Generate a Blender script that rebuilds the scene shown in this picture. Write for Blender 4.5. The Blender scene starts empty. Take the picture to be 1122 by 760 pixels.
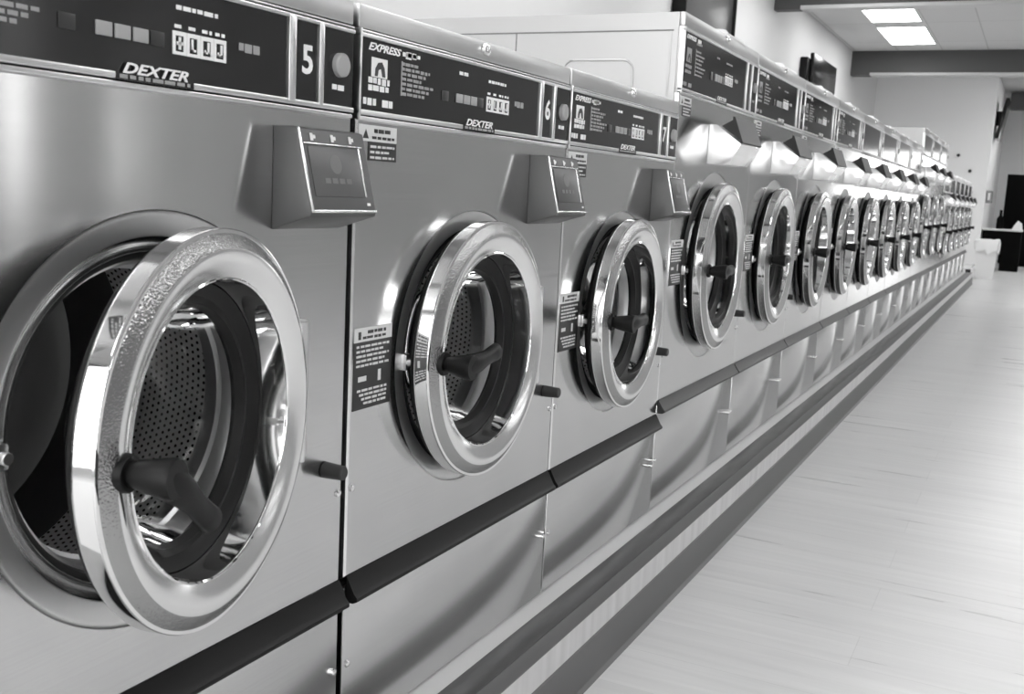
import bpy, bmesh, math, random
from mathutils import Vector, Matrix
random.seed(7)
PI = math.pi
SC = bpy.context.scene
COL = SC.collection

# ------------------------------------------------------------------ materials
def mat(name, col=0.5, rough=0.5, metal=0.0, spec=0.5, emit=None, coat=0.0):
    m = bpy.data.materials.new(name); m.use_nodes = True
    b = m.node_tree.nodes['Principled BSDF']
    b.inputs['Base Color'].default_value = (col, col, col, 1)
    b.inputs['Roughness'].default_value = rough
    b.inputs['Metallic'].default_value = metal
    b.inputs['Specular IOR Level'].default_value = spec
    b.inputs['Coat Weight'].default_value = coat
    if emit is not None:
        b.inputs['Emission Color'].default_value = (1, 1, 1, 1)
        b.inputs['Emission Strength'].default_value = emit
    return m

def N(m, t, **kw):
    n = m.node_tree.nodes.new(t)
    for k, v in kw.items(): setattr(n, k, v)
    return n
def L(m, a, b): m.node_tree.links.new(a, b)
def P(m): return m.node_tree.nodes['Principled BSDF']

def math_node(m, op, a, b=None):
    n = N(m, 'ShaderNodeMath', operation=op)
    for i, v in enumerate((a, b)):
        if v is None: continue
        if isinstance(v, (int, float)): n.inputs[i].default_value = v
        else: L(m, v, n.inputs[i])
    return n.outputs[0]

def ramp(m, fac, lo, hi, c0, c1):
    n = N(m, 'ShaderNodeMapRange'); n.clamp = True
    L(m, fac, n.inputs[0])
    for i, v in zip((1, 2, 3, 4), (lo, hi, c0, c1)): n.inputs[i].default_value = v
    return n.outputs[0]

def brushed(name, col, rough, aniso, warp):
    m = mat(name, col, rough, 1.0); b = P(m)
    g = N(m, 'ShaderNodeNewGeometry')
    mp = N(m, 'ShaderNodeMapping'); mp.inputs['Scale'].default_value = (3, 3, 420)
    L(m, g.outputs['Position'], mp.inputs['Vector'])
    nz = N(m, 'ShaderNodeTexNoise'); nz.inputs['Scale'].default_value = 1.0; nz.inputs['Detail'].default_value = 3
    L(m, mp.outputs[0], nz.inputs['Vector'])
    cl = N(m, 'ShaderNodeTexNoise'); cl.inputs['Scale'].default_value = 5.0; cl.inputs['Detail'].default_value = 4
    L(m, g.outputs['Position'], cl.inputs['Vector'])
    v = math_node(m, 'ADD', ramp(m, nz.outputs[0], 0.3, 0.7, -0.015, 0.015), ramp(m, cl.outputs[0], 0.3, 0.75, col - 0.02, col + 0.02))
    cc = N(m, 'ShaderNodeCombineColor')
    for i in range(3): L(m, v, cc.inputs[i])
    L(m, cc.outputs[0], b.inputs['Base Color'])
    b.inputs['Anisotropic'].default_value = aniso
    t = N(m, 'ShaderNodeCombineXYZ'); t.inputs[2].default_value = 1
    L(m, t.outputs[0], b.inputs['Tangent'])
    w = N(m, 'ShaderNodeTexNoise'); w.inputs['Scale'].default_value = 2.3; w.inputs['Detail'].default_value = 0
    L(m, g.outputs['Position'], w.inputs['Vector'])
    bp = N(m, 'ShaderNodeBump'); bp.inputs['Strength'].default_value = warp; bp.inputs['Distance'].default_value = 0.03
    L(m, w.outputs[0], bp.inputs['Height']); L(m, bp.outputs[0], b.inputs['Normal'])
    return m

STEEL = brushed('brushed_steel', 0.57, 0.165, 0.90, 0.05)
BAND = brushed('top_band_steel', 0.58, 0.36, 0.4, 0.05)
SATIN = mat('satin_steel', 0.66, 0.3, 1.0)
CHROME = mat('chrome', 0.82, 0.045, 1.0)
DISH = mat('satin_dish_steel', 0.66, 0.42, 1.0)
FLANGE = mat('rolled_lip_steel', 0.42, 0.22, 1.0)
CHROME_FACE = mat('polished_ring_face', 0.76, 0.17, 1.0)
RIPPLE_REFL = mat('rippled_chrome_dark_reflection', 0.36, 0.14, 1.0)  # ring band darkened in its colour to carry dark reflections
ALU = mat('aluminium_rail', 0.75, 0.28, 1.0)
EDGE = mat('bright_edge_steel', 0.85, 0.22, 1.0)
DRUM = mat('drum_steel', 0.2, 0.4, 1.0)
NECK = mat('tub_mouth_steel', 0.85, 0.3, 1.0)
RUBBER = mat('black_rubber', 0.008, 0.5, spec=0.22)
PLASTIC = mat('black_plastic', 0.006, 0.42, spec=0.2)
DPLASTIC = mat('dark_grey_plastic', 0.03, 0.42, spec=0.3)
PANEL = mat('gloss_black_panel', 0.012, 0.13, spec=0.5)
PRINT = mat('white_print', 0.8, 0.5)
PRINT_DIM = mat('grey_print', 0.30, 0.5)
PRINT_DARK = mat('dark_print', 0.03, 0.5)
GREYBTN = mat('grey_button', 0.33, 0.4)
DIMBTN = mat('dim_button', 0.03, 0.3)
DISPWHITE = mat('display_frame_white', 0.82, 0.4)
STICKW = mat('sticker_light', 0.62, 0.5)
STICKB = mat('sticker_black', 0.02, 0.45)
READER = mat('reader_grey_metal', 0.095, 0.42, 0.3)
READERF = mat('reader_face', 0.10, 0.3)
SCREEN = mat('reader_screen', 0.085, 0.38)
SIDEP = mat('light_side_panel', 0.52, 0.34, 0.25)
SOAP = mat('polished_dispenser_steel', 0.86, 0.22, 0.6)
WALL = mat('white_paint', 0.66, 0.7)
WALLB = mat('bright_white_paint', 0.88, 0.7)
WALLG = mat('grey_paint', 0.36, 0.7)
BEAM = mat('dark_beam_paint', 0.075, 0.6)
BEAMLIP = mat('light_beam_lip', 0.55, 0.6)
COVE = mat('dark_cove_rubber', 0.105, 0.5)
LEDGE = mat('dark_ledge_paint', 0.085, 0.35)
LEDGE2 = mat('dark_ledge_edge', 0.12, 0.4)
CONC = mat('light_ledge_paint', 0.62, 0.45)
WHITEP = mat('white_plastic', 0.8, 0.45)
BLACKP = mat('matt_black_laminate', 0.003, 0.7, spec=0.05)
LAMP = mat('lamp_diffuser', 0.9, 0.5, emit=10.0)
FRAMEW = mat('white_frame', 0.75, 0.5)
SCRBLK = mat('black_screen_glass', 0.012, 0.2, spec=0.25)
SCRGREY = mat('dark_menu_board', 0.055, 0.35)
SKYP = mat('pale_pavement', 0.5, 0.9)

_t = N(RIPPLE_REFL, 'ShaderNodeTexNoise'); _t.inputs['Scale'].default_value = 420; _t.inputs['Detail'].default_value = 1
_g = N(RIPPLE_REFL, 'ShaderNodeNewGeometry'); L(RIPPLE_REFL, _g.outputs['Position'], _t.inputs['Vector'])
_b = N(RIPPLE_REFL, 'ShaderNodeBump'); _b.inputs['Strength'].default_value = 0.35; _b.inputs['Distance'].default_value = 0.003
L(RIPPLE_REFL, _t.outputs[0], _b.inputs['Height']); L(RIPPLE_REFL, _b.outputs[0], P(RIPPLE_REFL).inputs['Normal'])

def streaked(m, col, scale, amp):
    g = N(m, 'ShaderNodeNewGeometry')
    mp = N(m, 'ShaderNodeMapping'); mp.inputs['Scale'].default_value = scale
    L(m, g.outputs['Position'], mp.inputs['Vector'])
    nz = N(m, 'ShaderNodeTexNoise'); nz.inputs['Scale'].default_value = 1; nz.inputs['Detail'].default_value = 4
    L(m, mp.outputs[0], nz.inputs['Vector'])
    v = ramp(m, nz.outputs[0], 0.3, 0.7, col - amp, col + amp)
    cc = N(m, 'ShaderNodeCombineColor')
    for i in range(3): L(m, v, cc.inputs[i])
    L(m, cc.outputs[0], P(m).inputs['Base Color'])
BULK = mat('bulkhead_paint', 0.5, 0.4); streaked(BULK, 0.52, (1, 28, 1), 0.06)
streaked(LEDGE, 0.085, (30, 6, 1), 0.02)

def floor_mat():
    m = mat('laminate_floor', 0.6, 0.34, spec=0.3); b = P(m)
    g = N(m, 'ShaderNodeNewGeometry')
    br = N(m, 'ShaderNodeTexBrick')
    br.inputs['Scale'].default_value = 1.0
    br.inputs['Brick Width'].default_value = 1.25; br.inputs['Row Height'].default_value = 0.19
    br.inputs['Mortar Size'].default_value = 0.0012; br.inputs['Bias'].default_value = 0.0
    br.inputs['Color1'].default_value = (0.66, 0.66, 0.66, 1); br.inputs['Color2'].default_value = (0.69, 0.69, 0.69, 1)
    br.inputs['Mortar'].default_value = (0.60, 0.60, 0.60, 1)
    L(m, g.outputs['Position'], br.inputs['Vector'])
    mp = N(m, 'ShaderNodeMapping'); mp.inputs['Scale'].default_value = (1.6, 26, 1)
    L(m, g.outputs['Position'], mp.inputs['Vector'])
    nz = N(m, 'ShaderNodeTexNoise'); nz.inputs['Scale'].default_value = 1; nz.inputs['Detail'].default_value = 5
    nz.inputs['Distortion'].default_value = 0.6
    L(m, mp.outputs[0], nz.inputs['Vector'])
    v = ramp(m, nz.outputs[0], 0.3, 0.72, 0.92, 1.05)
    mx = N(m, 'ShaderNodeMix', data_type='RGBA', blend_type='MULTIPLY'); mx.inputs[0].default_value = 1
    L(m, br.outputs['Color'], mx.inputs[6])
    cc = N(m, 'ShaderNodeCombineColor')
    for i in range(3): L(m, v, cc.inputs[i])
    L(m, cc.outputs[0], mx.inputs[7]); L(m, mx.outputs[2], b.inputs['Base Color'])
    L(m, ramp(m, nz.outputs[0], 0.3, 0.7, 0.27, 0.36), b.inputs['Roughness'])
    return m
FLOOR = floor_mat()

def ceil_mat():
    m = mat('ceiling_tile', 0.5, 0.8); b = P(m)
    g = N(m, 'ShaderNodeNewGeometry')
    mp = N(m, 'ShaderNodeMapping'); mp.inputs['Location'].default_value = (0.064, 0.2, 0)
    L(m, g.outputs['Position'], mp.inputs['Vector'])
    br = N(m, 'ShaderNodeTexBrick'); br.offset = 0.0
    br.inputs['Scale'].default_value = 1.0
    br.inputs['Brick Width'].default_value = 0.645; br.inputs['Row Height'].default_value = 1.75
    br.inputs['Mortar Size'].default_value = 0.008
    br.inputs['Color1'].default_value = (0.56, 0.56, 0.56, 1); br.inputs['Color2'].default_value = (0.6, 0.6, 0.6, 1)
    br.inputs['Mortar'].default_value = (0.4, 0.4, 0.4, 1)
    L(m, mp.outputs[0], br.inputs['Vector']); L(m, br.outputs['Color'], b.inputs['Base Color'])
    return m
CEIL = ceil_mat()

def perforated():
    m = mat('perforated_drum_steel', 0.6, 0.45, 0.85); b = P(m)
    uv = N(m, 'ShaderNodeUVMap'); sp = N(m, 'ShaderNodeSeparateXYZ'); L(m, uv.outputs[0], sp.inputs[0])
    pit = 0.0105
    u = math_node(m, 'DIVIDE', sp.outputs[0], pit); v = math_node(m, 'DIVIDE', sp.outputs[1], pit)
    row = math_node(m, 'FLOOR', v); half = math_node(m, 'MULTIPLY', math_node(m, 'MODULO', row, 2.0), 0.5)
    fu = math_node(m, 'SUBTRACT', math_node(m, 'FRACT', math_node(m, 'ADD', u, half)), 0.5)
    fv = math_node(m, 'SUBTRACT', math_node(m, 'FRACT', v), 0.5)
    d2 = math_node(m, 'ADD', math_node(m, 'MULTIPLY', fu, fu), math_node(m, 'MULTIPLY', fv, fv))
    k = ramp(m, d2, 0.035, 0.07, 0.0, 1.0)
    cc = N(m, 'ShaderNodeCombineColor')
    kk = ramp(m, k, 0, 1, 0.02, 0.92)
    for i in range(3): L(m, kk, cc.inputs[i])
    L(m, cc.outputs[0], b.inputs['Base Color'])
    return m
PERF = perforated()

def glass_mat(name, tint, refl_rough=0.02, ior=1.45):
    m = bpy.data.materials.new(name); m.use_nodes = True
    nt = m.node_tree; nt.nodes.clear()
    out = nt.nodes.new('ShaderNodeOutputMaterial'); mx = nt.nodes.new('ShaderNodeMixShader')
    tr = nt.nodes.new('ShaderNodeBsdfTransparent'); gl = nt.nodes.new('ShaderNodeBsdfGlossy'); fr = nt.nodes.new('ShaderNodeFresnel')
    tr.inputs[0].default_value = (tint, tint, tint, 1); gl.inputs['Roughness'].default_value = refl_rough
    fr.inputs[0].default_value = ior
    nt.links.new(fr.outputs[0], mx.inputs[0]); nt.links.new(tr.outputs[0], mx.inputs[1]); nt.links.new(gl.outputs[0], mx.inputs[2])
    nt.links.new(mx.outputs[0], out.inputs[0])
    return m
GLASS = glass_mat('door_glass', 0.9, 0.03, 1.22)
WGLASS = glass_mat('window_glass', 0.95)

# ------------------------------------------------------------------ mesh builder
class MB:
    def __init__(s): s.v = []; s.f = []; s.m = []; s.uv = {}
    def add(s, vs, fs, mi=0, uvs=None):
        o = len(s.v); s.v += [tuple(v) for v in vs]
        for k, f in enumerate(fs):
            if uvs: s.uv[len(s.f)] = uvs[k]
            s.f.append([i + o for i in f]); s.m.append(mi)
        return s
    def bm(s, b, mi=0):
        b.verts.index_update()
        s.add([v.co[:] for v in b.verts], [[v.index for v in f.verts] for f in b.faces], mi); b.free(); return s
    def box(s, x0, x1, y0, y1, z0, z1, bev=0.0, mi=0, M=None, seg=2):
        b = bmesh.new()
        bmesh.ops.create_cube(b, size=1)
        for v in b.verts:
            v.co = Vector(((x0 + x1) / 2 + v.co.x * (x1 - x0), (y0 + y1) / 2 + v.co.y * (y1 - y0), (z0 + z1) / 2 + v.co.z * (z1 - z0)))
        if bev: bmesh.ops.bevel(b, geom=b.edges[:], offset=bev, segments=seg, affect='EDGES', profile=0.5)
        if M is not None: bmesh.ops.transform(b, matrix=M, verts=b.verts)
        return s.bm(b, mi)
    def lathe(s, prof, n=64, mi=0, cz=0.0, cy=0.0, uv=False, mis=None, closed=False):
        # revolve (axial x, radius) about the x axis
        o = len(s.v); k = len(prof)
        arc = [0]
        for i in range(1, k): arc.append(arc[-1] + math.hypot(prof[i][0] - prof[i-1][0], prof[i][1] - prof[i-1][1]))
        for j in range(n):
            t = 2 * PI * j / n
            for a, r in prof: s.v.append((a, cy + r * math.cos(t), cz + r * math.sin(t)))
        rng = range(k) if closed else range(k - 1)
        for j in range(n):
            j2 = (j + 1) % n
            for i in rng:
                i2 = (i + 1) % k
                if uv:
                    rr = (prof[i][1] + prof[i2][1]) / 2
                    u0, u1 = j / n * 2 * PI * rr, (j + 1) / n * 2 * PI * rr
                    s.uv[len(s.f)] = [(u0, arc[i]), (u1, arc[i]), (u1, arc[i2]), (u0, arc[i2])]
                s.f.append([o + j * k + i, o + j2 * k + i, o + j2 * k + i2, o + j * k + i2])
                s.m.append(mis[i] if mis else mi)
        return s
    def cyl(s, p0, p1, r0, r1=None, n=20, mi=0, cap=True, bev=0.0):
        r1 = r0 if r1 is None else r1
        p0, p1 = Vector(p0), Vector(p1); d = (p1 - p0); ln = d.length; d.normalize()
        a = d.orthogonal().normalized(); b = d.cross(a)
        prof = [(0, r0), (ln, r1)]
        if bev: prof = [(0, r0 - bev), (bev, r0), (ln - bev, r1), (ln, r1 - bev)]
        vs = []; k = len(prof)
        for h, r in prof:
            for j in range(n):
                t = 2 * PI * j / n; vs.append(p0 + d * h + a * (r * math.cos(t)) + b * (r * math.sin(t)))
        fs = [[i * n + j, i * n + (j + 1) % n, (i + 1) * n + (j + 1) % n, (i + 1) * n + j] for i in range(k - 1) for j in range(n)]
        if cap: fs += [list(range(n))[::-1], [(k - 1) * n + j for j in range(n)]]
        return s.add(vs, fs, mi)
    def tube(s, pts, rad, n=14, mi=0, flat=1.0):
        pts = [Vector(p) for p in pts]; vs = []
        up = Vector((1, 0, 0.01))
        for i, p in enumerate(pts):
            d = (pts[min(i + 1, len(pts) - 1)] - pts[max(i - 1, 0)]).normalized()
            a = d.cross(up)
            a = a.normalized() if a.length > 0.2 else d.cross(Vector((0, 0, 1))).normalized()
            b = d.cross(a)
            for j in range(n):
                t = 2 * PI * j / n; vs.append(p + a * (rad[i] * math.cos(t)) + b * (rad[i] * flat * math.sin(t)))
        fs = [[i * n + j, i * n + (j + 1) % n, (i + 1) * n + (j + 1) % n, (i + 1) * n + j] for i in range(len(pts) - 1) for j in range(n)]
        fs += [list(range(n))[::-1], [(len(pts) - 1) * n + j for j in range(n)]]
        return s.add(vs, fs, mi)
    def prism(s, poly, y0, y1, mi=0):
        # poly = [(x, z)...] extruded along y
        k = len(poly)
        vs = [(x, y0, z) for x, z in poly] + [(x, y1, z) for x, z in poly]
        fs = [[i, (i + 1) % k, k + (i + 1) % k, k + i] for i in range(k)] + [list(range(k))[::-1], [k + i for i in range(k)]]
        return s.add(vs, fs, mi)
    def holed(s, y0, y1, z0, z1, cz, R, x=0.0, ret=0.014, edge=0.003, n=96, mi=0, emi=None, dy=0.0):
        # plate facing +x with a round hole, folded-back edges
        emi = mi if emi is None else emi; y0 -= dy; y1 -= dy
        angs = sorted(set([2 * PI * j / n for j in range(n)] + [math.atan2(z - cz, y) % (2 * PI) for y in (y0, y1) for z in (z0, z1)]))
        def rect(t, ins):
            c, q = math.cos(t), math.sin(t); ts = []
            if c > 1e-9: ts.append((y1 - ins) / c)
            if c < -1e-9: ts.append((y0 + ins) / c)
            if q > 1e-9: ts.append((z1 - ins - cz) / q)
            if q < -1e-9: ts.append((z0 + ins - cz) / q)
            k = min(ts); return (c * k, cz + q * k)
        k = len(angs); o = len(s.v); rings = []
        rings.append([(x, R * math.cos(t), cz + R * math.sin(t)) for t in angs])
        rings.append([(x,) + rect(t, edge) for t in angs])
        rings.append([(x - edge,) + rect(t, 0) for t in angs])
        rings.append([(x - ret,) + rect(t, 0) for t in angs])
        for r in rings: s.v += [(p[0], p[1] + dy, p[2]) for p in r]
        for q in range(3):
            for j in range(k):
                j2 = (j + 1) % k
                s.f.append([o + q * k + j, o + (q + 1) * k + j, o + (q + 1) * k + j2, o + q * k + j2]); s.m.append(mi if q == 0 else emi)
        return s
    def mesh(s, name, mats, smooth=30):
        me = bpy.data.meshes.new(name)
        me.from_pydata(s.v, [], s.f)
        for m in mats: me.materials.append(m)
        for p, mi in zip(me.polygons, s.m): p.material_index = mi
        if s.uv:
            ul = me.uv_layers.new(name='uv')
            for fi, co in s.uv.items():
                for li, c in zip(me.polygons[fi].loop_indices, co): ul.data[li].uv = c
        b = bmesh.new(); b.from_mesh(me); bmesh.ops.recalc_face_normals(b, faces=b.faces) if not s.uv else None
        b.to_mesh(me); b.free()
        if smooth:
            for p in me.polygons: p.use_smooth = True
            me.set_sharp_from_angle(angle=math.radians(smooth))
        return me

CACHE = {}
def obj(name, me, parent=None, loc=(0, 0, 0), rot=(0, 0, 0)):
    o = bpy.data.objects.new(name, me); COL.objects.link(o)
    o.location = loc; o.rotation_euler = rot
    if parent: o.parent = parent
    return o
def part(name, parent, mats, fn, key=None, loc=(0, 0, 0), rot=(0, 0, 0), smooth=30):
    mats = mats if isinstance(mats, (list, tuple)) else [mats]
    k = (name, key) if key is not None else None
    if k and k in CACHE: me = CACHE[k]
    else:
        b = MB(); fn(b); me = b.mesh(name, mats, smooth)
        if k: CACHE[k] = me
    return obj(name, me, parent, loc, rot)
def tag(o, label=None, cat=None, group=None, kind=None):
    if label: o['label'] = label
    if cat: o['category'] = cat
    if group: o['group'] = group
    if kind: o['kind'] = kind
    return o
def thing(name, label, cat, loc, rz=0, group=None):
    o = obj(name, None, None, loc, (0, 0, rz)); return tag(o, label, cat, group)
def solid(name, mats, fn, label, cat, group=None, smooth=30):
    return tag(part(name, None, mats, fn, smooth=smooth), label, cat, group)
def struct(name, mats, fn, smooth=30):
    return tag(part(name, None, mats, fn, smooth=smooth), kind='structure')

def text_mesh(txt, h, shear=0.0, bold=0.0, space=1.0):
    k = ('text', txt, h, shear, bold, space)
    if k in CACHE: return CACHE[k]
    cu = bpy.data.curves.new('lettering', 'FONT'); cu.body = txt; cu.size = h / 0.69; cu.shear = shear
    cu.offset = bold; cu.extrude = 0.0004; cu.align_x = 'CENTER'; cu.space_character = space; cu.resolution_u = 3
    t = bpy.data.objects.new('lettering', cu); COL.objects.link(t)
    dg = bpy.context.evaluated_depsgraph_get(); me = bpy.data.meshes.new_from_object(t.evaluated_get(dg))
    bpy.data.objects.remove(t)
    CACHE[k] = me; return me
# orientation: text x -> +y (world, reads left to right seen from the aisle), text y -> +z, normal -> +x
TXT_ROT = (PI / 2, 0, PI / 2)
def text(name, parent, txt, h, y, z, x, m, shear=0.0, bold=0.0, width=None, space=1.0):
    me = text_mesh(txt, h, shear, bold, space)
    if not me.materials: me.materials.append(m)
    o = obj(name, me, parent, (x, y, z), TXT_ROT)
    if width:
        xs = [v.co.x for v in me.vertices]; w = max(xs) - min(xs)
        if w > 0: o.scale = (width / w, 1, 1)
    return o
def dashes(b, y0, y1, z, h, x, seed, mi=0, fill=0.8):
    # a line of lettering too small to read: little blocks of uneven length
    r = random.Random(seed); y = y0
    while y < y1:
        w = min(r.uniform(0.006, 0.016), y1 - y)
        if w < 0.002: break
        b.box(x, x + 0.0006, y, y + w, z + r.uniform(-0.1, 0.1) * h, z + h, mi=mi); y += w + r.uniform(0.002, 0.004)

# ------------------------------------------------------------------ washer
ZB = 0.16          # height of the raised base the machines stand on
def make_washer(name, y0, y1, K, num, label, group, theta, lever, detail=2, gap=0.006):
    w = y1 - y0; hw = w / 2
    R = K['R']; s = R / 0.2275; dz = K['dz']; Rf = K['Rf']; D = K['D']; T = K['top']
    s0, s1 = K['strip']; p0, p1 = K['panel']; key = (name, round(w, 4), gap)
    root = thing(name, label, 'washing machine', (0, (y0 + y1) / 2, ZB), 0, group)
    a, c = -hw + 0.001, hw - gap
    big = K['big']; dy = K.get('dy', 0.0)
    # body shell: two sides, top, back, front backing behind the seams
    def body(b):
        b.box(-D, -0.016, a, a + 0.012, 0, T - 0.004); b.box(-D, -0.016, c - 0.012, c, 0, T - 0.004)
        b.box(-D, -D + 0.012, a + 0.012, c - 0.012, 0, T - 0.004)
        b.box(-D, -0.016, a, c, 0, 0.02)
        b.box(-0.05, -0.02, a + 0.012, c - 0.012, s0 - 0.02, s1 + 0.01)
        b.box(-0.05, -0.02, a + 0.012, c - 0.012, p0 - 0.03, T - 0.004)
    part('body', root, SIDEP if big else STEEL, body, key)
    def topc(b):
        b.box(-0.016, 0.0, a, c, p1 + 0.006, T, 0.003, 0)
        b.box(-D - 0.002, -0.016, a - 0.0005, c, T - 0.004, T - 0.0005, 0.0, 1)
    part('top_cover', root, [BAND, SIDEP], topc, key)
    # front panel with the round hole
    part('front_panel', root, [STEEL, EDGE], lambda b: b.holed(a, c, s1, p0 - 0.012, dz, Rf, emi=1, dy=dy), key)
    def lower(b):
        b.box(-0.014, 0.0, a, c, 0.004, s0 + 0.02, 0.003)
    lp = part('lower_panel', root, STEEL, lower, key)
    def strip(b):
        t, q = s1 + 0.002, s0
        b.prism([(0.001, t), (0.016, q + 0.012), (0.022, q + 0.006), (0.022, q), (0.014, q - 0.004), (0.001, q - 0.004)], a + 0.004, c - 0.002)
    part('bumper_strip', root, DPLASTIC if big else PLASTIC, strip, key)
    # door recess: shallow dish, rolled lip, rubber seal, tub and drum
    def dish(b):
        e = Rf - 0.25 * s
        b.lathe([(0.0, Rf), (-0.0035, Rf - 0.0008), (-0.0045, Rf - 0.0025), (-0.0040, Rf - 0.006), (-0.0042, Rf - 0.009), (-0.0046, 0.2145 * s), (-0.0048, 0.2125 * s), (-0.0065, 0.2095 * s), (-0.011, 0.2045 * s), (-0.0155, 0.2015 * s), (-0.0165, 0.1990 * s),
                 (-0.0135, 0.1975 * s), (-0.0115, 0.1962 * s), (-0.0125, 0.1950 * s), (-0.016, 0.1945 * s)], 112, cz=dz, cy=dy, mis=[0] * 6 + [1] * 8)
    part('door_flange', root, [DISH, FLANGE if num == '5' else RUBBER], dish, key, smooth=40)  # steel lips behind closed doors coloured black for the shade in the gap
    def seal(b):
        b.lathe([(-0.0135, 0.1948 * s), (-0.0145, 0.191 * s), (-0.018, 0.187 * s), (-0.026, 0.1845 * s), (-0.06, 0.1845 * s)], 96, cz=dz, cy=dy)
    part('tub_seal', root, RUBBER, seal, key)
    def neck(b):
        b.lathe([(-0.026, 0.1845 * s), (-0.027, 0.1815 * s), (-0.030, 0.1795 * s), (-0.062, 0.176 * s), (-0.066, 0.171 * s), (-0.070, 0.176 * s), (-0.090, 0.178 * s), (-0.094, 0.184 * s), (-0.100, 0.186 * s), (-0.104, 0.195 * s), (-0.106, 0.27 * s)], 80, cz=dz, cy=dy)
    part('tub_mouth', root, NECK, neck, key)
    if detail:
        def drum(b):
            b.lathe([(-0.106, 0.262 * s), (-0.335, 0.262 * s)], 72, cz=dz, cy=dy, uv=True)
        part('drum', root, PERF, drum, key)
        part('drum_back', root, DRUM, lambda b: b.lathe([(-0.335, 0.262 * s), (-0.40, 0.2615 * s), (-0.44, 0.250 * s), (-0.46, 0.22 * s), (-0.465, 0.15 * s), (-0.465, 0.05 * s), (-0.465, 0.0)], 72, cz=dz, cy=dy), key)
    # door, hinged on the far side
    dx = K.get('dx', 0.040)
    hinge_y = R + dy
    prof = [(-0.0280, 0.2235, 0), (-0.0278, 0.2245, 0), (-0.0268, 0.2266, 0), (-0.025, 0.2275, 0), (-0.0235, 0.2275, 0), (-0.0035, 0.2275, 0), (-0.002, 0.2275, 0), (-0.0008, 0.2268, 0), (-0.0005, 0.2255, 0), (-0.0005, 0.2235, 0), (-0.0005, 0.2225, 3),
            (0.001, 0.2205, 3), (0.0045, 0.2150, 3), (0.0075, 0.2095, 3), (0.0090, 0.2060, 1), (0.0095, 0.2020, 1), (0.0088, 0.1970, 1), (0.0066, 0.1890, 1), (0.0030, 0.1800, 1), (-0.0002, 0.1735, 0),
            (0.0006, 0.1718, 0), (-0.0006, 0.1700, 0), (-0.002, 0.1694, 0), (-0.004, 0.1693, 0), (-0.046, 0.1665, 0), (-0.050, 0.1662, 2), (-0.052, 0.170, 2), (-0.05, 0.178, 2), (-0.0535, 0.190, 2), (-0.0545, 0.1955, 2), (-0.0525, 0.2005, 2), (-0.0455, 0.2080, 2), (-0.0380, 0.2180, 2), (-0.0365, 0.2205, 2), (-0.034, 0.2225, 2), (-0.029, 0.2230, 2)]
    door = part('door', root, [CHROME, CHROME_FACE, RUBBER, RIPPLE_REFL, SATIN], lambda b: b.lathe([(p[0], p[1] * s) for p in prof], 128, cy=-R, mis=[p[2] for p in prof], closed=True),
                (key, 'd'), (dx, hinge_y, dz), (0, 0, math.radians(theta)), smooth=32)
    def dgask(b):
        b.lathe([(-0.040, 0.166 * s), (-0.046, 0.160 * s), (-0.049, 0.150 * s), (-0.046, 0.140 * s), (-0.058, 0.136 * s), (-0.066, 0.140 * s), (-0.066, 0.166 * s)], 72, cy=-R)
    part('door_gasket', door, RUBBER, dgask, (key, 'g'))
    def glass(b):
        b.lathe([(-0.052, 0.1405 * s), (-0.075, 0.134 * s), (-0.105, 0.124 * s), (-0.122, 0.112 * s), (-0.131, 0.09 * s), (-0.135, 0.05 * s), (-0.136, 0.0)], 64, cy=-R)
    part('door_glass', door, GLASS, glass, (key, 'gl'), smooth=60)
    # handle: a hub on the ring's free side and a lever
    def handle(b):
        b.cyl((-0.002, 0, 0), (0.012, 0, 0), 0.021, 0.019, bev=0.001)
        b.tube([(0.010, 0, 0), (0.014, 0, 0), (0.022, 0, 0), (0.056, 0, 0), (0.062, 0.0, 0)], [0.012, 0.0125, 0.0155, 0.0215, 0.020], n=20)
        b.tube([(0.048, -0.006, 0), (0.050, 0.012, 0), (0.052, 0.035, 0), (0.050, 0.065, 0), (0.047, 0.095, 0), (0.046, 0.112, 0), (0.046, 0.117, 0)],
               [0.018, 0.0195, 0.0165, 0.0135, 0.0145, 0.0155, 0.012], n=18, flat=0.8)
    part('door_handle', door, PLASTIC, handle, 'h', (0.003, -R - 0.192 * s, 0), (math.radians(lever), 0, 0), smooth=45)
    def knuckle(b):
        b.cyl((0.030, R + dy + 0.003, dz - 0.098), (0.030, R + dy + 0.003, dz + 0.098), 0.0065, n=14, bev=0.001)
        b.box(0.0, 0.024, R + dy + 0.008, R + dy + 0.026, dz - 0.098, dz + 0.098, 0.003)
        for k in (-0.03, 0.034): b.cyl((0.03, R + dy + 0.003, dz + k), (0.03, R + dy + 0.003, dz + k + 0.003), 0.0072, n=14)
    part('hinge', root, ALU, knuckle, key)
    def latch(b):
        b.box(-0.020, 0.004, dy - Rf + 0.028, dy - 0.200 * s, dz - 0.016, dz + 0.012, 0.003)
        b.cyl((0.002, dy - Rf + 0.036, dz - 0.002), (0.012, dy - Rf + 0.036, dz - 0.002), 0.007, n=14, bev=0.001)
    part('door_latch', root, SATIN, latch, key)
    part('release_knob', root, DPLASTIC, lambda b: b.cyl((0.0, 0, 0), (0.036, 0, 0), 0.0125, 0.011, n=18, bev=0.002), 'k', (0, c - 0.045, K['knobz']))
    for by, bz in ((a + 0.012, K['bolts'][0]), (c - 0.010, K['bolts'][0]), (a + 0.012, K['bolts'][1]), (c - 0.010, K['bolts'][1])):
        part('bolt', root, EDGE, lambda b: b.lathe([(0.0, 0.006), (0.003, 0.0055), (0.0045, 0.003), (0.0047, 0.0)], 12), 'b', (0, by, bz))
    # control panel
    H = p1 - p0
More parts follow.
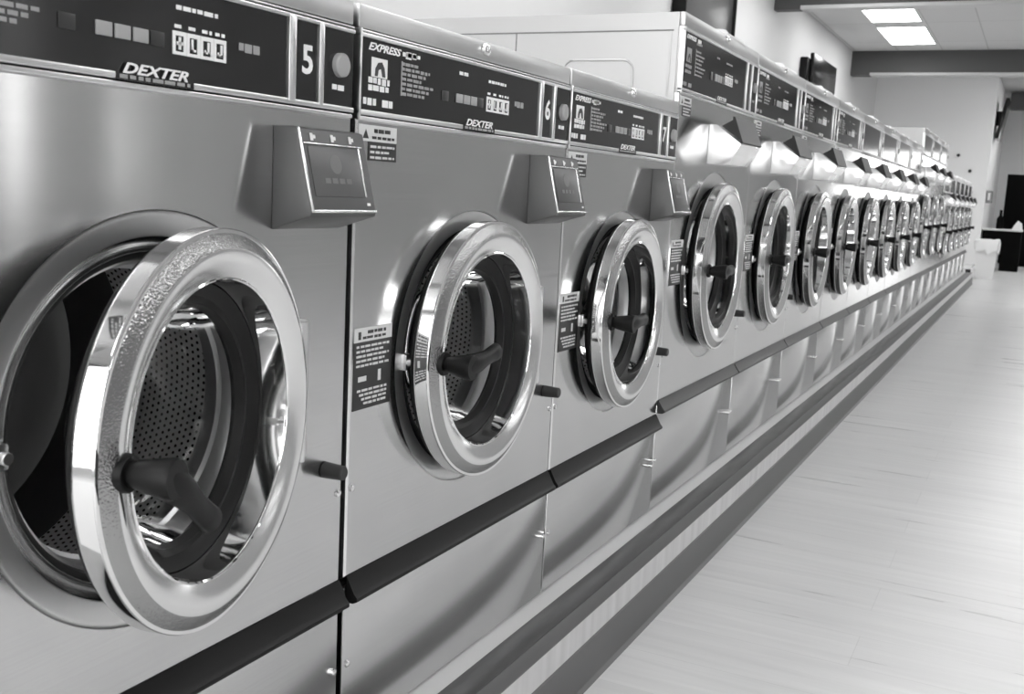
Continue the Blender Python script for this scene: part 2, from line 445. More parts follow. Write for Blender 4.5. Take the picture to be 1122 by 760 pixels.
    def rails(b):
        b.box(-0.010, 0.0015, a, c, p0 - 0.013, p0 - 0.0075, 0.0012, 0); b.box(-0.010, 0.004, a, c, p0 - 0.0055, p0 + 0.002, 0.0015, 0)
        b.box(-0.010, 0.004, a, c, p1 - 0.006, p1, 0.0015, 0); b.box(-0.010, 0.002, a, c, p1 + 0.0015, p1 + 0.0045, 0.001, 0)
        b.box(-0.010, -0.003, a + 0.004, c, p0 - 0.016, p1 + 0.006, 0, 1)
        b.box(-0.018, 0.004, a, a + 0.004, p0 - 0.013, p1 + 0.006, 0.0012, 0)
    part('panel_frame', root, [ALU, RUBBER], rails, key)
    cp = part('control_panel', root, PANEL, lambda b: b.box(-0.010, 0.001, a + 0.004, c - 0.001, p0, p1 - 0.004), key)
    X = 0.0012
    q = 1.0 if not big else H / 0.112
    zc = (p0 + p1) / 2
    def div(b):
        b.box(0, 0.005, c - 0.148, c - 0.134, p0 - 0.002, p1 - 0.002, 0.0015); b.box(0, 0.005, c - 0.083, c - 0.073, p0 - 0.002, p1 - 0.002, 0.0015)
    part('panel_divider', cp, ALU, div, key)
    coin = part('coin_return_button', cp, GREYBTN, lambda b: b.lathe([(0.0, 0.017), (0.007, 0.0165), (0.009, 0.014), (0.0095, 0.0)], 28), 'cb', (X, c - 0.034, zc + 0.002 * q))
    if num: text('machine_number', cp, num, 0.036 * q, c - 0.106, zc - 0.017 * q, X, PRINT, bold=0.0012)
    if detail:
        for k in range(3): part('selector_button', cp, GREYBTN, lambda b: b.box(0, 0.0025, -0.0108, 0.0108, -0.0075 * q, 0.0075 * q, 0.0008), ('sb', big), (X, -0.0890 + k * 0.0255, zc - 0.011 * q))
        for yy in (-0.136, -0.013): part('status_window', cp, DIMBTN, lambda b: b.box(0, 0.0015, -0.0105, 0.0105, -0.008 * q, 0.008 * q, 0.0006), ('sw', big), (X, yy, zc - 0.011 * q))
        def disp(b):
            for k in range(4):
                y = 0.0105 + k * 0.0222
                for (u0, u1, v0, v1) in ((0, .0212, 0, .0035), (0, .0212, .0212, .026), (0, .004, .0035, .0212), (.0172, .0212, .0035, .0212)):
                    b.box(0, 0.0012, y + u0, y + u1, zc - 0.024 + v0, zc - 0.024 + v1, 0, 0)
                dashes(b, y + 0.003, y + 0.019, zc + 0.0055, 0.004, 0.0, 11 + k, 0)
            def cell(k, rects):
                for (u0, u1, v0, v1) in rects: b.box(0, 0.001, 0.0105 + k * 0.0222 + u0, 0.0105 + k * 0.0222 + u1, zc - 0.024 + v0, zc - 0.024 + v1, 0, 0)
            cell(0, ((.0095, .0130, .006, .020), (.0065, .0160, .011, .0145)))
            cell(1, ((.0075, .0105, .006, .020), (.0075, .0150, .006, .0085)))
            cell(2, ((.0120, .0150, .006, .020), (.0070, .0150, .006, .0085), (.007, .009, .006, .011)))
            cell(3, ((.0120, .0150, .006, .020), (.0070, .0150, .006, .0085), (.007, .009, .006, .011)))
        part('digit_display', cp, [DISPWHITE], disp, key, (X, 0, 0))
        def listing(b):
            b.box(0, 0.0006, a + 0.112, a + 0.115, zc - 0.024 * q, zc + 0.028 * q, 0, 1)
            dashes(b, a + 0.115, a + 0.165, zc + 0.036 * q, 0.006, 0, 30)
            for k in range(7): dashes(b, a + 0.1148, a + 0.16 + (k * 37 % 50) / 1000, zc + (0.022 - 0.0075 * k) * q, 0.0045, 0, 31 + k, 1)
        WM = [PRINT_DIM if big else PRINT, PRINT_DIM]
        for k, fn in enumerate((listing, lambda b: dashes(b, 0.016, 0.084, zc + 0.026 * q, 0.005, 0, 3), lambda b: dashes(b, -0.090, -0.060, zc + 0.028 * q, 0.006, 0, 5), lambda b: dashes(b, 0.122, 0.160, zc - 0.006, 0.010, 0, 8, 1),
                                lambda b: dashes(b, c - 0.050, c - 0.018, zc - 0.032 * q, 0.007, 0, 9), lambda b: dashes(b, a + 0.012, a + 0.045, p0 + 0.010, 0.010, 0, 21), lambda b: dashes(b, a + 0.062, a + 0.090, p0 + 0.010, 0.010, 0, 22))):
            part('panel_lettering', cp, WM, fn, (key, k), (X, 0, 0))
        def emblem(b):
            e = a + 0.031
            b.box(0, 0.0006, e, e + 0.042, zc - 0.004, zc + 0.024 * q, 0, 0)
            b.add([(0.0009, e + 0.008, zc - 0.0024), (0.0009, e + 0.016, zc - 0.0024), (0.0009, e + 0.018, zc + 0.0067), (0.0009, e + 0.024, zc + 0.0091), (0.0009, e + 0.028, zc - 0.0024),
                   (0.0009, e + 0.037, zc - 0.0024), (0.0009, e + 0.034, zc + 0.0108), (0.0009, e + 0.027, zc + 0.0190), (0.0009, e + 0.016, zc + 0.0173), (0.0009, e + 0.009, zc + 0.0083)],
                  [[0, 1, 2, 9], [2, 3, 8, 9], [3, 7, 8], [3, 4, 6, 7], [4, 5, 6]], 1)
            dashes(b, a + 0.024, a + 0.080, zc - 0.014 * q, 0.009, 0, 40); dashes(b, a + 0.024, a + 0.078, zc - 0.024 * q, 0.008, 0, 41)
        part('panel_emblem', cp, [PRINT_DIM if big else PRINT, PRINT_DARK], emblem, key, (X, 0, 0))
        text('maker_lettering', cp, 'DEXTER', 0.0110, -0.018, p0 + 0.002, 0.0045, PRINT, shear=0.35, bold=0.0004, width=0.098)
        part('maker_plate', cp, PANEL, lambda b: b.box(0.0036, 0.0043, -0.075, 0.042, p0 - 0.0058, p0 + 0.0024), key)
        part('maker_subline', cp, [PRINT_DIM], lambda b: dashes(b, -0.07, 0.035, p0 - 0.004, 0.004, 0.0045, 50), key)
        text('series_lettering', cp, 'EXPRESS', 0.0105, a + 0.064, p1 - 0.0215, X, PRINT, shear=0.35, bold=0.0004, width=0.088)
        part('series_size', cp, [PRINT], lambda b: dashes(b, a + 0.124, a + 0.158, p1 - 0.022, 0.010, 0, 52), key, (X, 0, 0))
        # stickers
        def stick1(b):
            z1 = p0 - 0.019; y = a + 0.004
            b.box(0, 0.0006, y, y + 0.102, z1 - 0.024, z1, 0, 0); b.box(0, 0.0006, y + 0.026, y + 0.102, z1 - 0.052, z1 - 0.024, 0, 1)
            b.add([(0.0009, y + 0.010, z1 - 0.020), (0.0009, y + 0.026, z1 - 0.020), (0.0009, y + 0.018, z1 - 0.006)], [[0, 1, 2]], 1)
            dashes(b, y + 0.040, y + 0.085, z1 - 0.011, 0.006, 0.0006, 60, 1); dashes(b, y + 0.035, y + 0.095, z1 - 0.020, 0.004, 0.0006, 61, 1)
            for k in range(3): dashes(b, y + 0.031, y + 0.096 - 0.01 * (k == 1), z1 - 0.033 - k * 0.008, 0.0035, 0.0006, 62 + k, 0)
        part('warning_sticker', root, [STICKW, STICKB], stick1, key, (0.0002, 0, 0))
        def stick2(b):
            z1 = dz + 0.068 * (1.3 if big else 1); y = a + 0.008 if not big else a + 0.02; Wd = 0.103 if not big else 0.11
            b.box(0, 0.0006, y, y + Wd, z1 - 0.022, z1, 0, 0); b.box(0, 0.0006, y, y + Wd, z1 - 0.128, z1 - 0.022, 0, 1)
            dashes(b, y + 0.035, y + 0.085, z1 - 0.010, 0.005, 0.0006, 70, 1); dashes(b, y + 0.022, y + 0.09, z1 - 0.018, 0.004, 0.0006, 71, 1)
            b.box(0.0006, 0.001, y + 0.010, y + 0.017, z1 - 0.018, z1 - 0.006, 0, 1)
            for k in range(5): dashes(b, y + 0.006, y + Wd - 0.008 - 0.012 * (k % 2), z1 - 0.031 - k * 0.0075, 0.0035, 0.0006, 72 + k, 0)
            b.box(0.0006, 0.001, y + 0.012, y + 0.034, z1 - 0.084, z1 - 0.076, 0, 0); b.box(0.0006, 0.001, y + 0.066, y + 0.074, z1 - 0.088, z1 - 0.070, 0, 0)
            for k in range(4): dashes(b, y + 0.010 + 0.006 * k, y + Wd - 0.012, z1 - 0.100 - k * 0.007, 0.0035, 0.0006, 80 + k, 0)
        part('instruction_sticker', root, [STICKW, STICKB], stick2, key, (0.0002, 0, 0))
    # lock on the top band
    part('top_lock', root, CHROME, lambda b: b.lathe([(0.0, 0.011), (0.006, 0.0105), (0.008, 0.007), (0.0085, 0.0)], 20), 'lock', (0.001, (a + c) / 2, T - 0.014))
    if not big:
        # card payment box with a sloping screen
        yl, yr = c - 0.174, c - 0.024; zt, zb = 0.966, 0.852
        def rbox(b):
            bm = bmesh.new()
            prof = [(0, 0.832), (0.062, zb), (0.064, zb + 0.005), (0.037, zt), (0.030, zt + 0.002), (0, zt + 0.002)]
            mb = MB(); mb.prism(prof, yl, yr)
            vs = [bm.verts.new(v) for v in mb.v]
            for f in mb.f: bm.faces.new([vs[i] for i in f])
            bmesh.ops.bevel(bm, geom=bm.edges[:], offset=0.0016, segments=2, affect='EDGES', profile=0.5)
            b.bm(bm)
        rd = part('payment_reader', root, READER, rbox, key)
        ang = math.atan2(0.064 - 0.037, zt - zb - 0.005)
        M = Matrix.Translation((0.064, 0, zb + 0.005)) @ Matrix.Rotation(-ang, 4, 'Y')
        hh = math.hypot(0.027, zt - zb - 0.005)
        def rim(b):
            b.box(0, 0.003, yl + 0.001, yl + 0.005, 0, hh, 0.0008, 0, M); b.box(0, 0.003, yl + 0.005, yr - 0.001, 0.0, 0.004, 0.0008, 0, M)
            b.box(0, 0.0025, yr - 0.022, yr - 0.019, 0.022, hh - 0.022, 0.0006, 0, M)
            b.box(0, 0.0022, yl + 0.008, yr - 0.012, hh - 0.021, hh - 0.019, 0.0005, 0, M)
        part('screen_frame', rd, EDGE, rim, key)
        def scr(b): b.box(0.0, 0.0015, yl + 0.016, yr - 0.023, 0.022, hh - 0.024, 0.0005, 0, M)
        part('screen', rd, SCREEN, scr, key)
        for k, yy in enumerate((yl + 0.030, (yl + yr) / 2, yr - 0.034)):
            part('screen_icon', rd, PRINT, lambda b: (b.box(0.0008, 0.0014, yy - 0.005, yy + 0.001, hh - 0.016, hh - 0.006, 0.0003, 0, M), b.box(0.0008, 0.0014, yy - 0.001, yy + 0.006, hh - 0.013, hh - 0.008, 0.0003, 0, M)), (key, k))
        part('screen_icon', rd, PRINT, lambda b: b.box(0.0008, 0.0014, yr - 0.020, yr - 0.012, 0.010, 0.014, 0.0003, 0, M), (key, 'm'))
        def ghost(b):
            ym = (yl + yr) / 2 - 0.004
            vs = [(0.0018, ym + 0.013 * math.cos(t), 0.066 + 0.013 * math.sin(t)) for t in [2 * PI * k / 20 for k in range(20)]]
            b.add([M @ Vector(v) for v in vs], [list(range(20))])
            for k in range(4): b.box(0.0015, 0.0019, ym - 0.030 + k * 0.016, ym - 0.018 + k * 0.016, 0.040, 0.047, 0, 0, M)
        part('screen_picture', rd, mat('screen_glyph', 0.15, 0.3), ghost, key)
    else:
        # soap dispenser box with a dark lid
        g = K['soapz']; ya, yb = a + 0.30, a + 0.535
        def soap(b):
            bm = bmesh.new(); mb = MB()
            mb.prism([(0, 0.0), (0.070, 0.0), (0.084, 0.030), (0.098, 0.056), (0.100, 0.062), (0.024, 0.116), (0, 0.116)], ya, yb)
            vs = [bm.verts.new((v[0], v[1], v[2] + g)) for v in mb.v]
            for f in mb.f: bm.faces.new([vs[i] for i in f])
            bmesh.ops.bevel(bm, geom=bm.edges[:], offset=0.0015, segments=2, affect='EDGES', profile=0.5)
            b.bm(bm)
        sd = part('soap_dispenser', root, SOAP, soap, key)
        def lid(b):
            b.prism([(0.099, g + 0.063), (0.104, g + 0.066), (0.076, g + 0.138), (0.069, g + 0.140), (0.069, g + 0.132)], ya + 0.004, yb + 0.004)
            b.prism([(0.030, g + 0.1135), (0.096, g + 0.068), (0.072, g + 0.130), (0.066, g + 0.134)], ya + 0.03, ya + 0.034)
            b.prism([(0.030, g + 0.1135), (0.096, g + 0.068), (0.072, g + 0.130), (0.066, g + 0.134)], yb - 0.012, yb - 0.008)
        part('dispenser_lid', sd, DPLASTIC, lid, key)
        def stm(b):
            b.box(-0.11, -0.012, 0.05, 0.27, T - 0.001, T + 0.016, 0.007, 0, seg=3); b.cyl((-0.055, 0.10, T + 0.012), (-0.055, 0.10, T + 0.030), 0.034, 0.026, n=20, bev=0.004); b.cyl((-0.055, 0.19, T + 0.012), (-0.055, 0.19, T + 0.024), 0.026, 0.022, n=20, bev=0.004)
        part('white_top_blob', root, WHITEP, stm, key)  # white shapes standing in for white blobs along the machine tops
        if detail > 2:
            def side(b):
                y = a - 0.0015
                b.box(-D + 0.02, -0.03, y, y + 0.003, T - 0.050, T - 0.046, 0, 1)
                b.box(-0.040, -0.034, y - 0.001, y + 0.002, p0 - 0.02, T - 0.05, 0.0005, 0)
                b.box(-0.505, -0.502, y, y + 0.002, 0.6, T - 0.05, 0, 1)
                # pressed handhold: rounded rectangular rim
                pts = []
                for (cx, cz, t0) in ((-0.17, 1.235, 0), (-0.32, 1.235, PI / 2), (-0.32, 1.10, PI), (-0.17, 1.10, 1.5 * PI)):
                    for k in range(6):
                        t = t0 + k * PI / 10; pts.append((cx + 0.03 * math.cos(t), y, cz + 0.03 * math.sin(t)))
                pts.append(pts[0]); pts.append(pts[1])
                b.tube(pts, [0.003] * len(pts), n=8)
            part('side_pressing', root, [SIDEP, mat('seam_grey', 0.2, 0.6)], side, key)
    return root

KS = dict(R=0.231, Rf=0.247, dy=-0.012, dx=0.043, dz=0.611, D=0.82, top=1.154, strip=(0.250, 0.287), panel=(1.003, 1.114), knobz=0.475, bolts=(0.430, 0.140), big=False)
KT = dict(R=0.2575, Rf=0.288, dz=0.690, D=0.86, top=1.390, strip=(0.293, 0.325), panel=(1.190, 1.347), knobz=0.510, bolts=(0.455, 0.150), big=True, soapz=1.000)
KX = dict(KT, R=0.275, Rf=0.30, dz=0.74, top=1.545, panel=(1.34, 1.50), soapz=1.13)
KM = dict(KT, R=0.25, Rf=0.275, dz=0.66, top=1.27, panel=(1.08, 1.23), soapz=0.93)
GA, GB, GC, GD = 'short washers by the camera', 'tall washers in the row', 'tallest washers in the row', 'washers at the far end of the row'
make_washer('washing_machine', -0.755, 0.0, KS, '5', 'short steel front-loading washer with number 5 on its panel and door ajar', GA, 12.5, -38, gap=0.013)
make_washer('washing_machine', 0.0, 0.7686, KS, '6', 'short steel front-loading washer with number 6 on its panel', GA, 1.2, 6, gap=0.006)
make_washer('washing_machine', 0.7686, 1.5, KS, '7', 'short steel front-loading washer with number 7 on its panel, beside the taller ones', GA, 1.6, 0, gap=0.004)
ORD = ['first', 'second', 'third', 'fourth', 'fifth', 'sixth', 'seventh', 'eighth']
y = 1.5
for k in range(8):
    w = 0.83 if k == 0 else 0.805
    th = (1.5, 0.8, 1.2, 0.8, 1.2, 0.8, 1, 0.8)[k]
    extra = ', its pale side exposed above number 7' if k == 0 else ' past number 7'
    make_washer('washing_machine', y, y + w, KT, '', '%s tall steel washer with soap dispenser box%s' % (ORD[k], extra), GB, th, 0, detail=3 if k == 0 else (2 if k < 4 else 0), gap=0.004)
    y += w
for k in range(3):
    make_washer('washing_machine', y, y + 0.82, KX, '', '%s of the tallest steel washers rising above the row, counted away from number 7' % ORD[k], GC, 1, 0, detail=0, gap=0.004)
    y += 0.82
for k in range(6):
    make_washer('washing_machine', y, y + 0.81, KM, '', '%s washer beyond the tallest ones towards the far wall' % ORD[k], GD, 1, 0, detail=0, gap=0.004)
    y += 0.81
YEND = y

# ------------------------------------------------------------------ base ledge
Y0, Y1 = -2.4, YEND + 0.04
BX = 0.134
struct('trim_1', [CONC, BULK], lambda b: (b.box(-1.1, 0.040, Y0, Y1, 0.0, ZB), b.box(0.040, BX, Y0, Y1, 0.0, ZB - 0.002, 0.0, 1)))
struct('trim_2', [LEDGE, LEDGE2], lambda b: (b.box(0.040, 0.098, Y0, Y1, ZB - 0.002, ZB + 0.001, 0.0005), b.box(0.0985, BX + 0.001, Y0, Y1, ZB - 0.002, ZB + 0.0005, 0.0005, 1)))
struct('baseboard_left', [COVE], lambda b: b.prism([(BX, 0), (BX + 0.016, 0), (BX + 0.007, 0.006), (BX + 0.004, 0.014), (BX + 0.003, 0.096), (BX, 0.099)], Y0, Y1))

# ------------------------------------------------------------------ room
XW, XR, YF, YB, YFAR, ZC = -2.05, 4.4, -3.6, 19.4, 24.5, 3.463
struct('floor', [FLOOR], lambda b: b.box(XW - 0.1, XR + 0.1, YF - 0.1, YFAR + 0.1, -0.1, 0.0))
struct('ceiling', [CEIL], lambda b: b.box(XW - 0.1, XR + 0.1, YF - 0.1, YFAR + 0.1, ZC, ZC + 0.1))
struct('wall_left', [WALL], lambda b: b.box(XW - 0.1, XW, YF - 0.1, YB, 0, ZC))
STREAK_SLOTS = ((2.80, 3.0), (3.62, 3.94), (4.20, 4.36))  # unseen slot windows added to throw bright streaks on the steel fronts
def wall_right(b):
    y = YF - 0.1
    for (p, q) in STREAK_SLOTS:
        b.box(XR, XR + 0.1, y, p, 0, ZC); b.box(XR, XR + 0.1, p, q, 0, 0.9); b.box(XR, XR + 0.1, p, q, 3.3, ZC); y = q
    b.box(XR, XR + 0.1, y, YFAR + 0.1, 0, ZC)
struct('wall_right', [WALLG], wall_right)
for k, (p, q) in enumerate(STREAK_SLOTS):  # glazing for the added light slots
    t = tag(obj('window_%d' % (k + 3), None, None, (XR + 0.05, (p + q) / 2, 0.9)), kind='structure')
    part('window_frame', t, ALU, lambda b: (b.box(-0.05, 0.05, (p - q) / 2, (p - q) / 2 + 0.012, 0, 2.4), b.box(-0.05, 0.05, (q - p) / 2 - 0.012, (q - p) / 2, 0, 2.4)))
    part('window_glass', t, WGLASS, lambda b: b.box(-0.004, 0.004, (p - q) / 2 + 0.012, (q - p) / 2 - 0.012, 0, 2.4))
# far wall beside the row, its return, and the end wall beyond it
struct('wall_back', [WALLB], lambda b: b.box(XW - 0.1, 0.0, YB, YB + 0.12, 0, ZC))
struct('wall_return', [WALLB], lambda b: b.box(-0.12, 0.0, YB + 0.12, YFAR, 0, ZC))
DX0, DX1, DZ1 = 1.15, 3.3, 2.35
struct('wall_far', [WALLB], lambda b: (b.box(-0.1, DX0, YFAR, YFAR + 0.12, 0, ZC), b.box(DX1, XR, YFAR, YFAR + 0.12, 0, ZC), b.box(DX0, DX1, YFAR, YFAR + 0.12, DZ1, ZC)))
def window(name, x0, x1, z0, z1, yy, nx):
    t = obj(name, None, None, ((x0 + x1) / 2, yy, z0)); tag(t, kind='structure'); hw, h = (x1 - x0) / 2, z1 - z0
    def fr(b):
        for (u0, u1, v0, v1) in ((-hw, hw, 0, 0.06), (-hw, hw, h - 0.06, h), (-hw, -hw + 0.06, 0.06, h - 0.06), (hw - 0.06, hw, 0.06, h - 0.06)):
            b.box(u0, u1, -0.04, 0.04, v0, v1, 0.004)
        for k in range(1, nx):
            u = -hw + 2 * hw * k / nx; b.box(u - 0.03, u + 0.03, -0.04, 0.04, 0.06, h - 0.06, 0.004)
    f = part('window_frame', t, ALU, fr); part('window_glass', t, WGLASS, lambda b: b.box(-hw + 0.05, hw - 0.05, -0.004, 0.004, 0.05, h - 0.05))
# street wall behind the photographer: wide shop windows
W0, W1, WZ0, WZ1 = -1.9, 4.2, 0.12, 3.34
struct('wall_front', [WALL], lambda b: (b.box(XW - 0.1, W0, YF - 0.12, YF, 0, ZC), b.box(W1, XR, YF - 0.12, YF, 0, ZC), b.box(W0, W1, YF - 0.12, YF, 0, WZ0), b.box(W0, W1, YF - 0.12, YF, WZ1, ZC)))
window('window_1', W0, W1, WZ0, WZ1, YF - 0.06, 5)
window('window_2', DX0, DX1, 0.0, DZ1, YFAR + 0.06, 2)
struct('ground', [SKYP], lambda b: (b.box(-30, 30, YF - 40, YF - 0.2, -0.25, -0.1), b.box(-30, 30, YFAR + 0.2, YFAR + 40, -0.25, -0.1)))

def beam(name, yy, zb, x0=XW, x1=XR, dp=0.26):
    o = part(name, None, BEAM, lambda b: b.box(x0, x1, yy, yy + dp, zb, ZC)); tag(o, kind='structure')
    part('beam_lip', o, BEAMLIP, lambda b: b.box(x0 + 0.30, x1, yy - 0.03, yy + dp + 0.02, zb - 0.004, zb + 0.036, 0.004))
beam('trim_3', 0.6, 3.19); beam('trim_4', 5.8, 3.19); beam('trim_5', 11.0, 3.19, dp=0.16); beam('trim_6', 16.45, 3.09)
struct('trim_7', [BEAM], lambda b: b.box(0.13, XR, 22.4, 22.7, 3.10, ZC - 0.04))

# recessed ceiling lights
def ceiling_light(x0, x1, y0, y1, label, group):
    t = thing('ceiling_light', label, 'ceiling light', ((x0 + x1) / 2, (y0 + y1) / 2, ZC), 0, group)
    hx, hy = (x1 - x0) / 2, (y1 - y0) / 2
    def fr(b):
        for (a0, a1, b0, b1) in ((-hx, hx, -hy, -hy + 0.015), (-hx, hx, hy - 0.015, hy), (-hx, -hx + 0.015, -hy + 0.015, hy - 0.015), (hx - 0.015, hx, -hy + 0.015, hy - 0.015)):
            b.box(a0, a1, b0, b1, -0.012, 0.0, 0.002)
    part('light_frame', t, FRAMEW, fr, ('lf', hx, hy)); part('light_diffuser', t, LAMP, lambda b: b.box(-hx + 0.015, hx - 0.015, -hy + 0.015, hy - 0.015, -0.008, 0.0), ('ld', hx, hy))
LX0, LX1 = -1.38, -0.74
ceiling_light(LX0, LX1, 14.10, 15.72, 'bright ceiling light panel just in front of the second dark beam', 'ceiling light panels')
ceiling_light(LX0, LX1, 12.05, 13.66, 'bright ceiling light panel partly cut off by the nearer dark beam', 'ceiling light panels')
for (y0, y1) in ((6.9, 8.5), (8.95, 10.5), (1.7, 3.3), (3.75, 5.35), (-3.3, -1.7), (-1.4, 0.2)):
    ceiling_light(LX0, LX1, y0, y1, 'bright ceiling light panel above the row of washers, out of frame', 'ceiling light panels')
for (y0, y1) in ((14.1, 15.72), (12.05, 13.66), (6.9, 8.5), (8.95, 10.5), (1.7, 3.3), (3.75, 5.35), (-3.3, -1.7), (-1.4, 0.2), (17.5, 19.1)):
    ceiling_light(2.2, 2.84, y0, y1, 'bright ceiling light panel over the aisle, out of frame', 'ceiling light panels')
for (x0, y0) in ((1.3, 17.3), (0.7, 12.05)):  # extra panels added to brighten the far wall
    ceiling_light(x0, x0 + 0.64, y0, y0 + 1.6, 'added ceiling light panel beyond the dark beams, out of frame, to brighten the far wall', 'ceiling light panels')
ceiling_light(1.2, 1.84, 20.0, 21.6, 'bright ceiling light panel near the end door, out of frame', 'ceiling light panels')

# ------------------------------------------------------------------ things on the walls
t = thing('menu_board', 'large dark board on the left wall above the first tall washer', 'board', (XW + 0.01, 8.3, 2.3))
part('board_panel', t, SCRGREY, lambda b: b.box(0.02, 0.09, -0.86, 0.66, 0.02, 1.10, 0.004)); part('board_frame', t, PLASTIC, lambda b: (b.box(0.0, 0.12, -0.90, -0.86, 0, 1.12, 0.004), b.box(0, 0.12, 0.66, 0.68, 0, 1.12, 0.004), b.box(0, 0.10, -0.86, 0.66, 0, 0.02), b.box(0, 0.10, -0.86, 0.66, 1.10, 1.12)))
t = thing('television', 'black flat screen television mounted on the left wall above the washers', 'television', (-1.95, 13.6, 2.58))
part('screen', t, SCRBLK, lambda b: b.box(0.0, 0.05, -0.85, 0.80, 0.0, 0.37, 0.006)); [part('wall_bracket', t, PLASTIC, lambda b: b.box(-0.0995, 0.0, p, p + 0.15, 0.08, 0.30)) for p in (-0.55, 0.35)]; part('speaker_bar', t, PLASTIC, lambda b: b.box(-0.09, 0.0, -1.0, -0.80, -0.03, 0.30, 0.004))
M = Matrix.Rotation(math.radians(9), 4, 'Y')
t = thing('television', 'black television tilted down on the far partition, seen edge-on', 'television', (0.03, 20.2, 2.36))
part('screen', t, SCRBLK, lambda b: b.box(0.0, 0.06, -0.5, 0.5, 0.0, 0.72, 0.006, 0, M)); part('wall_bracket', t, PLASTIC, lambda b: b.box(-0.028, 0.06, -0.1, 0.1, 0.25, 0.5))
t = thing('wall_box', 'small grey call box on the partition above the counter', 'wall box', (0.002, 19.75, 1.20))
part('box_housing', t, mat('grey_box', 0.22, 0.5), lambda b: b.box(0, 0.10, -0.15, 0.15, 0.0, 0.22, 0.006)); part('box_face', t, FRAMEW, lambda b: b.box(0.03, 0.07, -0.156, -0.148, 0.05, 0.18, 0.002))
for (x, z, lb) in ((-0.52, 2.02, 'small dark round fitting high on the far wall'), (-0.30, 1.75, 'small dark round fitting low on the far wall')):
    solid('wall_fitting', DPLASTIC, lambda b: b.cyl((x, YB - 0.04, z), (x, YB, z), 0.026, 0.03, bev=0.004), lb, 'fitting', 'round fittings on the far wall')

# ------------------------------------------------------------------ far end furniture
t = thing('counter', 'black counter with a pale top by the far partition', 'counter', (0.33, 19.9, 0))
part('counter_top', t, CONC, lambda b: b.box(-0.32, 0.34, -0.40, 0.40, 0.715, 0.745, 0.004)); part('apron', t, BLACKP, lambda b: b.box(-0.31, 0.33, -0.36, 0.38, 0.46, 0.715)); part('pedestal', t, BLACKP, lambda b: b.box(0.02, 0.33, -0.36, 0.38, 0.0, 0.46))
solid('paper_bag', WHITEP, lambda b: b.prism([(0.48, 0.745), (0.66, 0.745), (0.64, 0.86), (0.57, 0.91), (0.52, 0.83)], 19.85, 20.0), 'small crumpled white bag lying on the black counter', 'bag')
solid('bottle', BLACKP, lambda b: b.lathe([(0, 0.0), (0, 0.06), (0.18, 0.06), (0.24, 0.025), (0.34, 0.025), (0.34, 0)], 20), 'dark bottle standing on the counter beside the partition', 'bottle')
bpy.data.objects['bottle'].rotation_euler = (0, -PI / 2, 0); bpy.data.objects['bottle'].location = (0.27, 20.05, 0.745)
t = thing('cabinet', 'tall matt black cabinet at the right edge behind the counter', 'cabinet', (0.86, 22.0, 0))
part('cabinet_body', t, BLACKP, lambda b: b.box(-0.6, 0.6, -0.30, 0.32, 0.04, 1.79, 0.008)); part('cabinet_door', t, BLACKP, lambda b: b.box(-0.58, 0.58, -0.325, -0.30, 0.10, 1.76, 0.006)); part('plinth', t, BLACKP, lambda b: b.box(-0.57, 0.57, -0.27, 0.28, 0.0, 0.04))
t = thing('trash_bin', 'white plastic trash bin on the floor at the end of the row', 'bin', (0.225, 16.85, 0))
def binb(b):
    lo, hi, h = (0.125, 0.15), (0.165, 0.19), 0.60
    vs = [(sx * lo[0], sy * lo[1], 0) for sx, sy in ((-1, -1), (1, -1), (1, 1), (-1, 1))] + [(sx * hi[0], sy * hi[1], h) for sx, sy in ((-1, -1), (1, -1), (1, 1), (-1, 1))]
    vs += [(sx * (hi[0] - .01), sy * (hi[1] - .01), h) for sx, sy in ((-1, -1), (1, -1), (1, 1), (-1, 1))] + [(sx * (lo[0] - .01), sy * (lo[1] - .01), 0.012) for sx, sy in ((-1, -1), (1, -1), (1, 1), (-1, 1))]
    fs = [[3, 2, 1, 0]]
    for q in range(3): fs += [[q * 4 + i, q * 4 + (i + 1) % 4, q * 4 + 4 + (i + 1) % 4, q * 4 + 4 + i] for i in range(4)]
    fs += [[12, 13, 14, 15]]
    b.add(vs, fs)
part('bin_body', t, WHITEP, binb)
def rimb(b):
    for (x0, x1, y0, y1) in ((-.175, .175, -.20, -.18), (-.175, .175, .18, .20), (-.175, -.158, -.18, .18), (.158, .175, -.18, .18)): b.box(x0, x1, y0, y1, 0.575, 0.61, 0.006)
part('bin_rim', t, WHITEP, rimb)
def liner(b):
    r = random.Random(3); n = 22; vs = []
    for k, (zz, sc) in enumerate(((0.612, 0.92), (0.63, 1.06), (0.57, 1.16), (0.46, 1.13))):
        for j in range(n):
            tt = 2 * PI * j / n; q = max(abs(math.cos(tt)), abs(math.sin(tt)))
            sag = (0.10 if k == 3 else 0.02) * r.random()
            vs.append((0.165 * sc * math.cos(tt) / q ** 0.8, 0.19 * sc * math.sin(tt) / q ** 0.8, zz - sag - (0 if math.cos(tt) > 0 else -0.06 * (k == 3))))
    b.add(vs, [[k * n + j, k * n + (j + 1) % n, (k + 1) * n + (j + 1) % n, (k + 1) * n + j] for k in range(3) for j in range(n)])
part('bin_liner', t, WHITEP, liner, smooth=60)
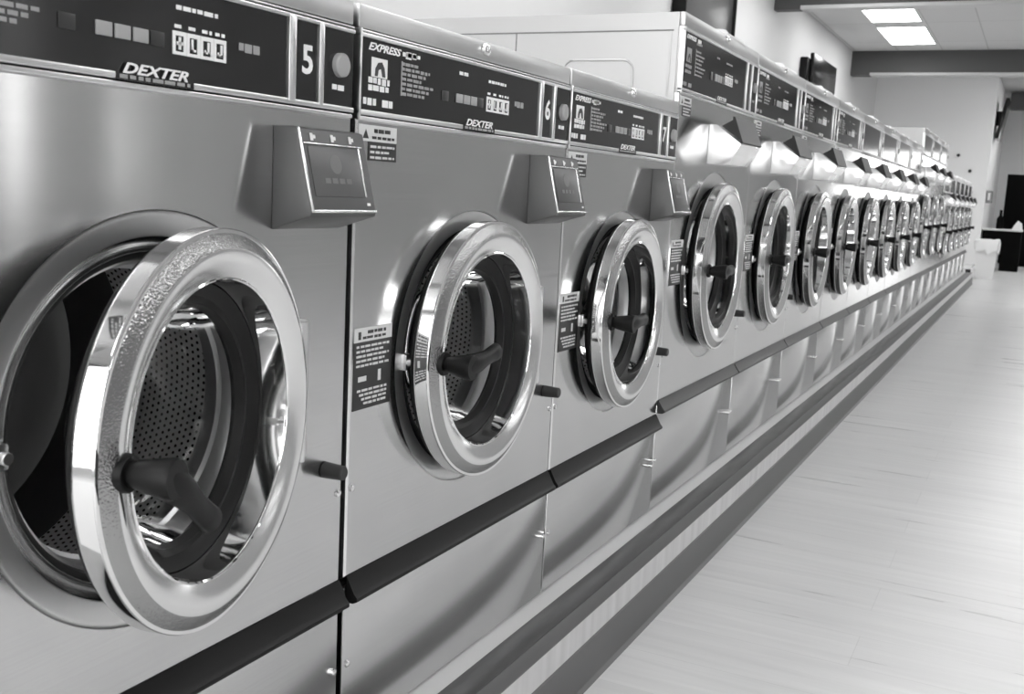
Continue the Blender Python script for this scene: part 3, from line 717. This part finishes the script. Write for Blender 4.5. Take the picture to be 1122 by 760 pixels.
t = thing('floor_dolly', 'low white-topped dolly on dark wheels beside the white bin', 'dolly', (-0.05, 16.75, 0))
part('deck', t, WHITEP, lambda b: b.box(-0.30, 0.11, -0.55, 0.35, 0.16, 0.205, 0.012))
for (x, yy) in ((-0.24, -0.45), (0.05, -0.45), (-0.24, 0.25), (0.05, 0.25)):
    lg = part('leg', t, DPLASTIC, lambda b: b.box(x - 0.02, x + 0.02, yy - 0.02, yy + 0.02, 0.05, 0.16, 0.003))
    part('wheel', lg, RUBBER, lambda b: b.lathe([(x - 0.022, 0.0), (x - 0.022, 0.04), (x - 0.014, 0.048), (x + 0.014, 0.048), (x + 0.022, 0.04), (x + 0.022, 0.0)], 20, cy=yy, cz=0.048))

# ------------------------------------------------------------------ daylight
wd = bpy.data.worlds.new('overcast_sky'); SC.world = wd; wd.use_nodes = True
bg = wd.node_tree.nodes['Background']
bg.inputs[0].default_value = (1, 1, 1, 1); bg.inputs[1].default_value = 5.0

# ------------------------------------------------------------------ camera
F = 1144.8045646944329
f = Vector((-0.4364903, 0.8867985, -0.1518721)); f.normalize()
r = Vector((0.8926, 0.448, 0.05055)); r = (r - f * r.dot(f)).normalized(); u = r.cross(f)
cam = bpy.data.cameras.new('camera'); co = bpy.data.objects.new('camera', cam); COL.objects.link(co)
cam.sensor_fit = 'HORIZONTAL'; cam.sensor_width = 36; cam.lens = F / 1122 * 36; cam.clip_start = 0.02
cam.dof.use_dof = True; cam.dof.focus_distance = 2.0; cam.dof.aperture_fstop = 11
Mx = Matrix((r, u, -f)).transposed().to_4x4(); Mx.translation = (0.90636, -1.28970, 1.06471)
co.matrix_world = Mx
SC.camera = co
vs = SC.view_settings
vs.view_transform = 'Standard'; vs.look = 'None'; vs.gamma = 1; vs.exposure = 0.0; vs.use_curve_mapping = False
SC.cycles.use_denoising = True
SC.cycles.max_bounces = 10; SC.cycles.diffuse_bounces = 5; SC.cycles.glossy_bounces = 6; SC.cycles.transparent_max_bounces = 16
SC.cycles.sample_clamp_indirect = 8
